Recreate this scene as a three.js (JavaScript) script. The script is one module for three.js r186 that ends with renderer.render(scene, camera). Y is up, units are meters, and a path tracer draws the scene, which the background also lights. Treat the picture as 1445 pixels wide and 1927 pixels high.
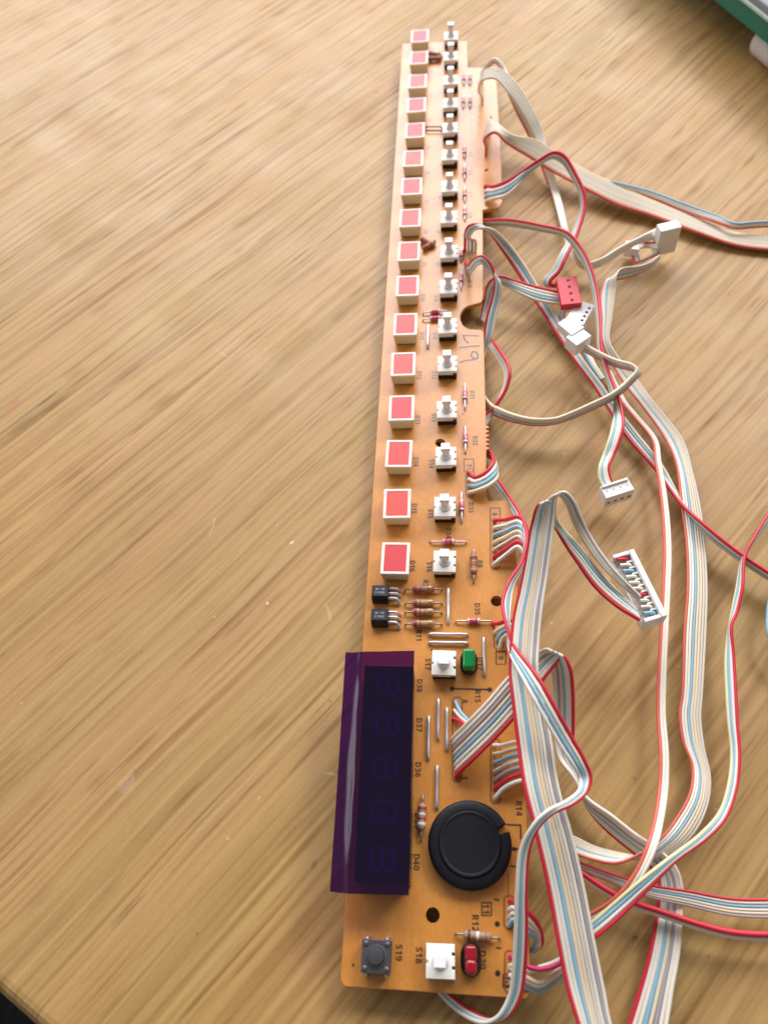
import * as THREE from 'three';
import { RoundedBoxGeometry } from 'three/addons/geometries/RoundedBoxGeometry.js';
import { mergeGeometries } from 'three/addons/utils/BufferGeometryUtils.js';
import { RectAreaLightUniformsLib } from 'three/addons/lights/RectAreaLightUniformsLib.js';

// ---------------------------------------------------------------- camera, light, exposure
const MM = 0.001, HB = 6;                       // millimetre; height of the board's top above the table top (mm)
const scene = new THREE.Scene();
const camera = new THREE.PerspectiveCamera(68.19, 767 / 1024, 0.01, 30);
camera.rotation.order = 'YXZ';
camera.rotation.set(-1.037, 0.215, -0.191);
camera.position.set(0.020367, 0.19581 + HB * MM, 0.094892);
camera.focus = 0.205; camera.userData.fStop = 15;
camera.updateMatrixWorld();

const renderer = new THREE.WebGLRenderer({ antialias: true });
renderer.setSize(767, 1024);
renderer.toneMapping = THREE.LinearToneMapping;
renderer.toneMappingExposure = 1.0;
renderer.shadowMap.enabled = true;
scene.background = new THREE.Color(0.20, 0.19, 0.18);   // the even light of the pale room all round
RectAreaLightUniformsLib.init();

// three windows: beyond the far side of the table (its sheen lies on the far wood and board), to the right (the shadows fall left of things), and a narrow one on the left whose light glints along the film's fold
const WINDOWS = [
  { w: 1.7, h: 1.3, at: [-0.28, 1.03, -1.28], to: [0, 0, 1], L: 5.8, c: [0.97, 0.94, 1.0], label: 'wide bright window with a pale frame beyond the far end of the table' },
  { w: 0.55, h: 0.55, at: [0.88, 1.08, -1.0], to: [-0.66, 0, 0.75], L: 18.5, c: [1.0, 0.985, 0.95], label: 'bright window with a pale frame high on the right of the table' },
  { w: 1.1, h: 0.6, at: [-1.5, 1.0, -0.65], to: [1, 0, 0], L: 2.2, c: [0.97, 0.97, 1.0], label: 'low bright window with a pale frame to the left of the table' }];
for (const w of WINDOWS) {
  const l = w.light = new THREE.RectAreaLight(new THREE.Color(...w.c), w.L, w.w, w.h), d = new THREE.Vector3(...w.to);
  l.name = 'window_light'; l.position.set(...w.at).addScaledVector(d, 0.03); l.lookAt(l.position.clone().add(d)); l.castShadow = true;
  scene.add(l);
}

// ---------------------------------------------------------------- helpers
let seed = 7;
const rnd = () => { seed = (seed * 1664525 + 1013904223) >>> 0; return seed / 4294967296; };
const ray = new THREE.Vector3();
function at(px, py, h = HB) {                    // the point of height h (mm above the table) that stands at a place of the 1445 x 1927 photograph
  ray.set((px - 722.5) / 1423.586, -(py - 963.5) / 1423.586, -1).applyQuaternion(camera.quaternion);
  const t = (h * MM - camera.position.y) / ray.y;
  return ray.clone().multiplyScalar(t).add(camera.position);
}
const used = {};
function numbered(n) { const k = used[n] = (used[n] ?? -1) + 1; return k ? n + '_' + String(k).padStart(3, '0') : n; }
function thing(name, label, category, pos, group) {
  const o = new THREE.Group(); o.name = numbered(name); o.position.copy(pos); o.userData = { label, category };
  if (group) o.userData.group = group;
  scene.add(o); return o;
}
function mesh(name, geo, mat, parent, pos) {
  const m = new THREE.Mesh(geo, mat); m.name = parent ? name : numbered(name); m.castShadow = m.receiveShadow = true;
  if (pos) m.position.copy(pos);
  (parent ?? scene).add(m); return m;
}
const V = (x, y, z) => new THREE.Vector3(x * MM, y * MM, z * MM);
const rbox = (w, h, d, r = 0.3, s = 1) => new RoundedBoxGeometry(w * MM, h * MM, d * MM, s, r * MM);
const cyl = (r1, r2, h, n = 20) => new THREE.CylinderGeometry(r1 * MM, r2 * MM, h * MM, n);
const lathe = (pts, n = 40, a = 0, l = Math.PI * 2) => new THREE.LatheGeometry(pts.map(([r, y]) => new THREE.Vector2(r * MM, y * MM)), n, a, l);
function tube(pts, r, per = 8, rad = 6) {        // a round wire through points, world metres
  const c = new THREE.CatmullRomCurve3(pts, false, 'centripetal'), n = (pts.length - 1) * per;
  const P = [], N = [], I = [], U = [];
  const p = [], nrm = new THREE.Vector3(0, 1, 0.01), b = new THREE.Vector3(), t = new THREE.Vector3(), v = new THREE.Vector3();
  for (let i = 0; i <= n; i++) p.push(c.getPoint(i / n));
  let len = 0;
  for (let i = 0; i <= n; i++) {
    t.subVectors(p[Math.min(n, i + 1)], p[Math.max(0, i - 1)]).normalize();
    nrm.addScaledVector(t, -nrm.dot(t)); if (nrm.lengthSq() < 1e-8) nrm.set(1, 0, 0).addScaledVector(t, -t.x); nrm.normalize();
    b.crossVectors(t, nrm);
    if (i) len += p[i].distanceTo(p[i - 1]);
    for (let k = 0; k <= rad; k++) {
      const a = k / rad * Math.PI * 2;
      v.copy(nrm).multiplyScalar(Math.cos(a)).addScaledVector(b, Math.sin(a));
      N.push(v.x, v.y, v.z); P.push(p[i].x + v.x * r * MM, p[i].y + v.y * r * MM, p[i].z + v.z * r * MM); U.push(len * 40, k / rad);
    }
  }
  for (let i = 0; i < n; i++) for (let k = 0; k < rad; k++) { const a = i * (rad + 1) + k, d = a + rad + 1; I.push(a, a + 1, d, a + 1, d + 1, d); }
  const g = new THREE.BufferGeometry();
  g.setAttribute('position', new THREE.Float32BufferAttribute(P, 3)); g.setAttribute('normal', new THREE.Float32BufferAttribute(N, 3));
  g.setAttribute('uv', new THREE.Float32BufferAttribute(U, 2)); g.setIndex(I);
  return g;
}
// value noise, wrapping every px x py cells
const H2 = new Float32Array(65536); for (let i = 0; i < 65536; i++) H2[i] = rnd();
function vn(x, y, px, py, s = 0) {
  const xi = Math.floor(x), yi = Math.floor(y), fx = x - xi, fy = y - yi, u = fx * fx * (3 - 2 * fx), w = fy * fy * (3 - 2 * fy);
  const a = ((xi % px) + px) % px, a1 = (a + 1) % px, b = ((yi % py) + py) % py, b1 = (b + 1) % py;
  const h = (i, j) => H2[(i * 7919 + j * 104729 + s * 15731 + (i * j) * 31) & 65535];
  return (h(a, b) * (1 - u) + h(a1, b) * u) * (1 - w) + (h(a, b1) * (1 - u) + h(a1, b1) * u) * w;
}
function dataTex(n, m, f, srgb) {
  const d = new Uint8Array(n * m * 4);
  for (let y = 0, o = 0; y < m; y++) for (let x = 0; x < n; x++, o += 4) { const c = f(x, y); d[o] = c[0]; d[o + 1] = c[1]; d[o + 2] = c[2]; d[o + 3] = 255; }
  const t = new THREE.DataTexture(d, n, m); t.magFilter = t.minFilter = THREE.LinearFilter; t.wrapS = t.wrapT = THREE.RepeatWrapping;
  if (srgb) t.colorSpace = THREE.SRGBColorSpace;
  t.needsUpdate = true; return t;
}
const std = (c, rough = 0.5, o = {}) => new THREE.MeshStandardMaterial({ color: c, roughness: rough, metalness: 0, ...o });
const phys = (c, rough, o = {}) => new THREE.MeshPhysicalMaterial({ color: c, roughness: rough, ...o });

// ---------------------------------------------------------------- materials
const grainBump = dataTex(256, 256, (x, y) => { const v = 120 + 70 * vn(x / 2, y / 2, 128, 128) + 60 * rnd(); return [v, v, v]; });
grainBump.repeat.set(1, 1);
const M = {
  cream: std('#dccfae', 0.42), rim: std('#f8f3e8', 0.4), lens: phys('#ef4f4c', 0.4, { clearcoat: 0.15, clearcoatRoughness: 0.4 }),
  black: std('#141416', 0.42), cap: std('#f2f1ea', 0.38), post: std('#f3f2f2', 0.34),
  steel: std('#d2d0d6', 0.36, { metalness: 0.7 }), dullsteel: std('#a8a39a', 0.42, { metalness: 0.85 }), darksteel: std('#6d6a6c', 0.38, { metalness: 0.75 }),
  brownwire: std('#6b4a35', 0.4, { metalness: 0.5 }),
  glass: phys('#cc4a66', 0.12, { clearcoat: 0.8 }), glassend: phys('#e6bcc4', 0.12, { clearcoat: 0.8 }), bandblack: std('#3a2026', 0.4),
  resist: std('#a06a56', 0.5), resisttan: std('#a98a70', 0.5), bred: std('#9c4248', 0.5), bviolet: std('#7a4460', 0.5), bgold: phys('#a88c5a', 0.35, { metalness: 0.5 }), byel: std('#b09c3c', 0.5), bwhite: std('#e6e0dc', 0.5), bbrown: std('#6a3b26', 0.5),
  transistor: std('#1d1e26', 0.5), green: phys('#14c864', 0.16, { transmission: 0.6, thickness: 0.003, attenuationColor: new THREE.Color('#0a9a48'), attenuationDistance: 0.003, clearcoat: 0.6 }),
  red: phys('#b3122a', 0.2, { transmission: 0.3, thickness: 0.003, attenuationColor: new THREE.Color('#c01028'), attenuationDistance: 0.003, clearcoat: 0.6 }),
  buzzer: phys('#0c0d15', 0.5, { specularIntensity: 0.6, bumpMap: grainBump, bumpScale: 0.00002 }),
  tact: std('#6c6a72', 0.36, { metalness: 0.7 }), tactknob: std('#3c3d42', 0.55),
  display: std('#07070b', 0.22), segment: std('#5a5270', 0.3),
  conn: std('#f3f3f0', 0.4), connred: std('#cf1f2f', 0.4), hole: std('#16120f', 0.8),
};
// wire insulation
const wires = { r: '#d62c42', w: '#f1ebdd', g: '#dcd4c6', b: '#92c0d8', c: '#eddcc0', d: '#aca6ac', p: '#f3e9e4', y: '#e8e4b4', m: '#cf2d6e', k: '#e06a58' };
for (const k in wires) M['wire_' + k] = std(wires[k], 0.4);

// ---------------------------------------------------------------- the table of oak veneer, the carpet, the window
const GA = THREE.MathUtils.degToRad(50);                    // the grain runs this far from x towards -z
const TEX = 0.64;
function makeWood() {
  const n = 2048, col = new Uint8Array(n * n * 4), rough = new Uint8Array(n * n * 4);
  for (let y = 0, o = 0; y < n; y++) for (let x = 0; x < n; x++, o += 4) {
    const u = x / n, v = y / n;                             // u along the grain, v across
    const warp = 0.6 * vn(u * 5, v * 10, 5, 10, 1) + 0.35 * vn(u * 16, v * 30, 16, 30, 2);
    const vv = v + warp * 0.006;
    const broad = vn(u * 3, vv * 30, 3, 30, 3), mid = vn(u * 7, vv * 270, 7, 270, 4), fine = vn(u * 13, vv * 540, 13, 540, 5), hair = vn(u * 16, vv * 900, 16, 900, 6);
    let streak = Math.max(0, mid * 0.36 + fine * 0.64 - 0.48) * 1.15;         // dark growth streaks
    streak += Math.max(0, vn(u * 16, vv * 640, 16, 640, 8) - 0.60) * 1.15 * (0.25 + broad);
    const pore = Math.max(0, vn(u * 48, vv * 1000, 48, 1000, 9) - 0.66) * 2.0 * (0.15 + 0.9 * vn(u * 10, vv * 120, 10, 120, 13));
    const tone = 0.66 + 0.06 * (broad - 0.5) + 0.12 * (hair - 0.5) + 0.07 * (mid - 0.5) - 0.44 * streak - 0.40 * pore;
    const pink = 0.5 * (vn(u * 4, vv * 60, 4, 60, 10) - 0.5), grey = vn(u * 3, vv * 18, 3, 18, 11) - 0.5;
    const t = Math.min(1, Math.max(0, tone)), j = (rnd() - 0.5) * 6;
    let R = 104 + 118 * t + 8 * pink + j, G = 68 + 118 * t - 5 * pink + 2 * grey + j, B = 24 + 102 * t + 2 * pink + 9 * grey + j;
    col[o] = Math.min(255, R); col[o + 1] = Math.min(255, G); col[o + 2] = Math.max(0, Math.min(255, B)); col[o + 3] = 255;
    const rr = 94 + 40 * (1 - t) + 34 * vn(u * 40, v * 40, 40, 40, 12) + 20 * (hair - 0.5) + 60 * pore;
    rough[o] = rough[o + 1] = rough[o + 2] = Math.min(255, rr); rough[o + 3] = 255;
  }
  // marks on the table: the pink ink spot, pale flecks, scratches, found in texture space
  const put = (px, py, rx, ry, c, k) => {
    const p = at(px, py, 0), cu = woodUV(p.x, p.z);
    const X = ((cu[0] % 1) + 1) % 1 * n, Y = ((cu[1] % 1) + 1) % 1 * n;
    for (let b = -ry * 2; b <= ry * 2; b++) for (let a = -rx * 2; a <= rx * 2; a++) {
      const d = (a / rx) ** 2 + (b / ry) ** 2 + (rnd() - 0.5) * 0.9; if (d > 1) continue;
      const o = (((Math.round(Y + b) + n) % n) * n + (Math.round(X + a) + n) % n) * 4;
      for (let q = 0; q < 3; q++) col[o + q] = col[o + q] * (1 - k) + c[q] * k;
    }
  };
  put(28, 758, 5, 3, [196, 78, 118], 0.4); put(20, 772, 4, 2, [196, 90, 118], 0.3); put(548, 1021, 2, 1, [236, 236, 236], 0.8); put(502, 1135, 2, 1, [236, 236, 236], 0.8);
  put(238, 1476, 8, 6, [196, 180, 170], 0.3); put(590, 1626, 3, 2, [90, 96, 90], 0.45); put(1193, 1764, 3, 1, [70, 74, 70], 0.6);
  put(668, 740, 5, 4, [196, 120, 110], 0.3); put(707, 173, 4, 2, [120, 90, 90], 0.5); put(448, 472, 8, 3, [130, 100, 80], 0.5);
  for (let i = 0; i < 60; i++) put(rnd() * 1400, 150 + rnd() * 1700, 1, 1, rnd() < 0.7 ? [236, 226, 208] : [96, 72, 52], 0.4);
  for (let i = 0; i < 4; i++) { const x = rnd() * 700, y = 500 + rnd() * 1300, a = rnd() * 6.3, L = 8 + rnd() * 34; for (let s = 0; s < L; s += 0.8) put(x + Math.cos(a) * s + Math.sin(s * 0.1) * 2, y + Math.sin(a) * s, 1, 1, [232, 214, 186], 0.1); }
  const mk = (d, s) => { const t = new THREE.DataTexture(d, n, n); t.magFilter = t.minFilter = THREE.LinearFilter; t.wrapS = t.wrapT = THREE.RepeatWrapping; if (s) t.colorSpace = THREE.SRGBColorSpace; t.needsUpdate = true; return t; };
  return [mk(col, true), mk(rough)];
}
const woodUV = (x, z) => [(x * Math.cos(GA) - z * Math.sin(GA)) / TEX + 0.13, (x * Math.sin(GA) + z * Math.cos(GA)) / TEX + 0.37];
{
  const [cm, rm] = makeWood();
  const wood = phys('#ffffff', 1, { map: cm, roughnessMap: rm, bumpMap: rm, bumpScale: -0.00003, specularIntensity: 0.9 });
  const e1 = at(0, 1872, -2), e2 = at(74, 1938, -2);        // the near edge, rounded over
  const d = e2.clone().sub(e1).setY(0).normalize(), inw = new THREE.Vector3(d.z, 0, -d.x);   // inward from the edge
  const P = (a, b) => e1.clone().addScaledVector(d, a).addScaledVector(inw, b);
  const pts = [P(-0.62, 0), P(1.0, 0), P(1.0, 0.95), P(-0.62, 0.95)];
  const s = new THREE.Shape(pts.map((p) => new THREE.Vector2(p.x, -p.z)));
  const g = new THREE.ExtrudeGeometry(s, { depth: 0.02, bevelEnabled: true, bevelThickness: 0.004, bevelSize: 0.004, bevelOffset: -0.004, bevelSegments: 5 });
  g.rotateX(-Math.PI / 2); g.translate(0, -0.024, 0);
  const q = g.attributes.position, uv = g.attributes.uv;
  for (let i = 0; i < q.count; i++) uv.setXY(i, ...woodUV(q.getX(i), q.getZ(i) + (q.getY(i)) * 0.7));
  const t = thing('table', 'oak veneer table top with diagonal grain under the circuit board', 'table', new THREE.Vector3(0, -0.72, 0));
  mesh('table_top', g.translate(0, 0.72, 0), wood, t);
  for (const [a, b] of [[-0.5, 0.12], [0.88, 0.12], [0.88, 0.83], [-0.5, 0.83]]) { const p = P(a, b); mesh('leg', rbox(50, 690, 50, 3).translate(p.x, 0.35, p.z), wood, t); }

  const rug = dataTex(512, 512, (x, y) => { const k = 0.5 + 0.5 * Math.sin((x + 14 * vn(x / 16, y / 16, 32, 32)) * Math.PI / 8), v = 8 + 22 * k * vn(x / 3, y / 5, 171, 103, 3) + 12 * rnd(); return [v, v, v * 1.16]; }, true);
  rug.repeat.set(14, 14);
  mesh('floor', new THREE.PlaneGeometry(5, 5).rotateX(-Math.PI / 2).translate(0, -0.722, 0), std('#ffffff', 0.95, { map: rug, bumpMap: rug, bumpScale: 0.003 })).userData = { kind: 'structure' };
}
for (const d of WINDOWS) {
  const w = thing('window', d.label, 'window', new THREE.Vector3(...d.at)); w.rotation.y = Math.atan2(d.to[0], d.to[2]);
  const pane = new THREE.MeshStandardMaterial({ color: '#222222', emissive: new THREE.Color(1, 1, 1), emissiveIntensity: 1.0 });
  mesh('pane', new THREE.BoxGeometry(d.w, d.h, 0.006), pane, w);
  for (const [x, y, a, b] of [[0, -d.h / 2 - 0.04, d.w + 0.16, 0.08], [0, d.h / 2 + 0.04, d.w + 0.16, 0.08], [-d.w / 2 - 0.04, 0, 0.08, d.h], [d.w / 2 + 0.04, 0, 0.08, d.h]])
    mesh('frame', new THREE.BoxGeometry(a, b, 0.05).translate(x, y, 0), M.rim, w);
}

// ---------------------------------------------------------------- the circuit board
const OX = 12, OZ = -84, board = thing('circuit_board', 'long orange-brown circuit board with red square indicators, white switches and a black buzzer', 'circuit board', V(OX, 0, OZ));
const L = (p) => p.clone().sub(board.position);            // into the board's own space
const X0 = -14, X1 = 50, Z0 = -276, Z1 = 108;              // printed area, mm
{
  const out = [[757, 82], [879, 77], [880, 127], [926, 127], [934, 150], [943, 300], [945, 380], [938, 391], [908, 395], [909, 562], [905, 569]].map(([x, y]) => at(x, y));
  const nc = at(888, 596.5), rx = nc.distanceTo(at(866, 596.5)), rz = nc.distanceTo(at(888, 619.5));
  for (let k = 0; k <= 16; k++) { const a = -Math.PI / 2 - k / 16 * Math.PI; out.push(new THREE.Vector3(nc.x + rx * Math.cos(a), 0, nc.z + rz * Math.sin(a))); }
  for (const [x, y] of [[904, 620], [910, 624], [914, 788]]) out.push(at(x, y));
  for (let k = 0; k < 6; k++) { out.push(at(914 + k * 0.2, 800 + k * 8)); out.push(at(920 + k * 0.1, 802 + k * 8)); out.push(at(920 + k * 0.1, 805 + k * 8)); out.push(at(914 + k * 0.2, 806.5 + k * 8)); }
  for (const [x, y] of [[915, 934], [919, 942], [962, 942], [968, 958], [990, 1522], [998, 1868], [990, 1880], [649, 1857], [641, 1846], [641, 1838]]) out.push(at(x, y));
  const s = new THREE.Shape(out.map((p) => new THREE.Vector2(p.x, -p.z)));
  const hole = (x, y, rx) => { const c = at(x, y), h = new THREE.Path(); h.absarc(c.x, -c.z, rx * MM, 0, Math.PI * 2, true); s.holes.push(h); };
  hole(828, 833, 1.7); hole(934, 1131, 1.75); hole(814, 1722, 1.75); hole(665, 1816, 0.5); hole(915, 320, 0.9);
  const g = new THREE.ExtrudeGeometry(s, { depth: 1.3 * MM, bevelEnabled: true, bevelThickness: 0.15 * MM, bevelSize: 0.15 * MM, bevelOffset: -0.15 * MM, bevelSegments: 1, curveSegments: 20 });
  g.rotateX(-Math.PI / 2); g.translate(0, (HB - 1.45) * MM, 0);
  const q = g.attributes.position, uv = g.attributes.uv;
  for (let i = 0; i < q.count; i++) uv.setXY(i, (q.getX(i) / MM - X0) / (X1 - X0), 1 - (q.getZ(i) / MM - Z0) / (Z1 - Z0));

  // printing on the board
  const CH = 2048, S = CH / (Z1 - Z0), CW = Math.round(S * (X1 - X0)), cv = document.createElement('canvas'); cv.width = CW; cv.height = CH;
  const c = cv.getContext('2d'); c.fillStyle = '#d28c3c'; c.fillRect(0, 0, CW, CH);
  const id = c.getImageData(0, 0, CW, CH);
  for (let y = 0, o = 0; y < CH; y++) for (let x = 0; x < CW; x++, o += 4) {
    const k = (vn(x / 5, y / 5, 512, 512, 1) - 0.5) * 9 + (vn(x / 40, y / 40, 64, 64, 2) - 0.5) * 12 + (vn(x / 1.3, y / 7, 2048, 512, 3) - 0.5) * 7;
    id.data[o] += k; id.data[o + 1] += k * 0.9; id.data[o + 2] += k * 0.7;
  }
  c.putImageData(id, 0, 0);
  const cp = (x, y) => { const p = at(x, y); return [(p.x / MM - X0) * S, (p.z / MM - Z0) * S]; };
  const ink = '#261711', brown = '#7a4620';
  const text = (t, x, y, mm = 1.55, a = Math.PI / 2) => { const [u, v] = cp(x, y); c.save(); c.translate(u, v); c.rotate(a); c.fillStyle = ink; c.font = `bold ${mm * S * 1.34}px sans-serif`; c.textAlign = 'center'; c.textBaseline = 'middle'; c.fillText(t, 0, 0); c.restore(); };
  const line = (pts, w = 0.28, col = ink, close) => { c.strokeStyle = col; c.lineWidth = w * S; c.lineCap = c.lineJoin = 'round'; c.beginPath(); pts.forEach(([x, y], i) => { const [u, v] = cp(x, y); i ? c.lineTo(u, v) : c.moveTo(u, v); }); if (close) c.closePath(); c.stroke(); };
  const dot = (x, y, r = 0.5, col = '#2b1a10') => { const [u, v] = cp(x, y); c.fillStyle = col; c.beginPath(); c.arc(u, v, r * S, 0, 7); c.fill(); };
  const lx = [812, 811, 810, 808, 806, 804, 803, 801, 798, 796, 793, 789, 786, 782, 779, 775], ly = [92, 133, 178, 226, 277, 325, 380, 436, 497, 560, 632, 706, 790, 869, 957, 1065];
  for (let k = 0; k < 16; k++) text('D' + (k + 1), lx[k], ly[k]);
  const sx = [838, 836, 834, 832, 831, 830, 828, 826, 824, 820, 818, 816, 815, 811, 809, 807], sy = [80, 118, 160, 208, 256, 310, 372, 436, 497, 562, 632, 706, 786, 873, 967, 1067];
  for (let k = 0; k < 16; k++) text('S' + (k + 1), sx[k], sy[k]);
  for (const [t, x, y] of [['D31', 888, 743], ['D32', 893, 829], ['D33', 885, 955], ['D34', 843, 1003], ['D35', 897, 1146], ['R8', 902, 1061], ['R7', 800, 1098], ['R11', 787, 1196], ['S17', 804, 1250], ['D17', 902, 1249], ['R15', 898, 1310], ['D38', 789, 1290], ['D37', 788, 1364], ['D36', 786, 1448], ['D39', 785, 1545], ['D40', 782, 1622], ['R14', 975, 1521], ['R12', 894, 1737], ['S19', 750, 1793], ['S18', 787, 1798], ['D20', 906, 1806], ['8', 873, 1320], ['D29', 885, 492], ['D30', 884, 535], ['D28', 884, 405], ['D27', 884, 366], ['D26', 885, 325], ['D25', 885, 290]]) text(t, x, y);
  for (const [t, x, y] of [['7', 882, 876], ['8', 931, 968], ['9', 942, 1238], ['11', 915, 1711], ['10', 955, 1846]]) {
    text(t, x, y, 1.6); const w = 9, h = 12; line([[x - w, y - h], [x + w, y - h], [x + w, y + h], [x - w, y + h]], 0.22, ink, true);
  }
  const slot = (x, y0, y1, w) => line([[x - w, y0], [x - w * 0.5, y0 - 6], [x + w * 0.5, y0 - 6], [x + w, y0], [x + w, y1], [x + w * 0.5, y1 + 6], [x - w * 0.5, y1 + 6], [x - w, y1]], 0.3, brown, true);
  slot(884, 888, 930, 8); slot(931, 982, 1065, 9); slot(938, 1178, 1216, 9); slot(860, 1318, 1466, 9); slot(932, 1398, 1506, 9); slot(957, 1692, 1742, 9); slot(958, 1796, 1862, 9);
  line([[850, 1296], [921, 1298]], 0.4); dot(850, 1296, 0.6); dot(921, 1298, 0.6);
  line([[952, 1552], [979, 1553], [979, 1578]], 0.32); line([[955, 1598], [974, 1598]], 0.32); dot(967, 1598, 0.5); line([[960, 1630], [971, 1631]], 0.32); line([[955, 1640], [956, 1690]], 0.2, brown);
  for (const [x, y] of [[930, 1693], [934, 1784], [871, 1464]]) line([[x, y], [x + 8, y + 0.5]], 0.3);
  for (const [x, y] of [[935, 1739], [936, 1832]]) dot(x, y, 0.55);
  dot(861, 1464, 1.0, '#9a3c26');
  // small print too blurred to read, in two columns at the far end
  for (let k = 0; k < 46; k++) { const col = k % 2, x = col ? 900 : 887.5, y = (col ? 200 : 212) + (k >> 1) * 2.9; if (col && k > 26) continue; if (rnd() < 0.12) continue; line([[x - 3.2 + rnd(), y], [x + 2.6 + rnd(), y + (rnd() - 0.5) * 1.5]], 0.3, '#6a4a3c'); }
  for (const [x, y] of [[878, 152], [878, 194]]) for (const d of [-6, 6]) line([[x + d - 3, y - 8], [x + d + 4, y - 8], [x + d + 4, y + 10], [x + d - 3, y + 10]], 0.2, '#6a4a3c', true);
  // the handwriting in dark pencil
  const pen = '#2e2019';
  line([[871, 631], [885, 631.5], [899, 632]], 0.55, pen); line([[872, 632], [874, 640], [881, 645]], 0.55, pen); line([[865, 654.5], [884, 652], [901, 651]], 0.55, pen);
  line([[898, 675], [890, 674], [886, 669], [888, 662], [895, 662], [899, 668], [898, 674], [890, 677], [875, 679], [864, 682]], 0.55, pen);
  for (const [x, y] of [[871, 779], [875, 853], [808, 1021], [812, 1223]]) dot(x, y, 0.3);
  const tex = new THREE.CanvasTexture(cv); tex.colorSpace = THREE.SRGBColorSpace;
  mesh('panel', g.translate(-board.position.x, 0, -board.position.z), phys('#ffffff', 0.36, { map: tex, bumpMap: grainBump, bumpScale: 0.000006, clearcoat: 0.6, clearcoatRoughness: 0.28 }), board);
}
// solder pins that carry the board
{
  const g = cyl(0.5, 0.9, 4.4, 8).translate(0, 2.3 * MM, 0);
  for (const [x, y] of [[775, 110], [860, 200], [790, 330], [860, 420], [780, 560], [850, 700], [760, 860], [850, 960], [730, 1140], [900, 1120], [700, 1500], [900, 1420], [690, 1820], [930, 1700], [840, 1840], [930, 330], [940, 1000]]) mesh('solder_pin', g, M.steel, board, L(at(x, y, 0)));
}
// lit indicators: cream housings with a red lens set into the top
const ledAt = [[789.8, 67.2], [788.2, 108], [785.5, 152.2], [783.3, 197], [780.5, 244.5], [777.4, 297.5], [774.4, 350], [771.7, 409.5], [769.4, 472], [766.7, 537.2], [762.8, 609.5], [758.6, 684.5], [755.4, 767.2], [750.4, 853], [746.9, 947], [743.7, 1050]];
const lensTex = dataTex(128, 128, (x, y) => { const k = Math.cos(x * Math.PI / 4) * Math.cos(y * Math.PI / 4), v = 218 + 18 * k + 14 * rnd(); return [Math.min(255, v + 10), v, v]; }, true);
lensTex.repeat.set(1, 1); M.lens.map = lensTex;
{
  const W = 8, D = 9.9, Hh = 5.1, s = new THREE.Shape([[-W / 2, -D / 2], [W / 2, -D / 2], [W / 2, D / 2], [-W / 2, D / 2]].map(([a, b]) => new THREE.Vector2(a * MM, b * MM)));
  const hw = W / 2 - 0.85, hd = D / 2 - 0.75, h = new THREE.Path([[-hw, -hd], [-hw, hd], [hw, hd], [hw, -hd]].map(([a, b]) => new THREE.Vector2(a * MM, b * MM)));
  s.holes.push(h);
  const rimG = new THREE.ExtrudeGeometry(s, { depth: 0.5 * MM, bevelEnabled: true, bevelThickness: 0.12 * MM, bevelSize: 0.12 * MM, bevelOffset: -0.12 * MM, bevelSegments: 2 }).rotateX(-Math.PI / 2).translate(0, (Hh - 0.62) * MM, 0);
  const body = rbox(W - 0.06, Hh - 0.5 - 0.35, D - 0.06, 0.15).toNonIndexed(), lower = body.translate(0, (0.35 + (Hh - 0.85) / 2) * MM, 0);
  { const q = lower.attributes.position; for (let i = 0; i < q.count; i++) { const k = 1 - 0.105 * (1 - q.getY(i) / MM / Hh); q.setX(i, q.getX(i) * k); q.setZ(i, q.getZ(i) * (0.5 + k * 0.5)); } lower.computeVertexNormals(); }
  rimG.deleteAttribute('uv'); lower.deleteAttribute('uv');
  
  const lensG = rbox(hw * 2 - 0.02, 0.5, hd * 2 - 0.02, 0.1).translate(0, (Hh - 0.36) * MM, 0);
  const feet = rbox(6.6, 0.6, 8.6, 0.1).translate(0, 0.28 * MM, 0);
  const lensM = [0, 1, 2].map((k) => { const m = M.lens.clone(); m.color.offsetHSL(0.004 * (k - 1), 0, 0.012 * (k - 1)); return m; });
  ledAt.forEach(([x, y], i) => {
    const p = L(at(x, y, HB + Hh)); p.y = HB * MM;
    const o = mesh('indicator', lower, M.cream, board, p); mesh('rim', rimG, M.rim, o); o.rotation.y = (rnd() - 0.5) * 0.03;
    mesh('lens', lensG, lensM[(i * 7) % 3], o); mesh('base', feet, M.black, o);
  });
}
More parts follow.
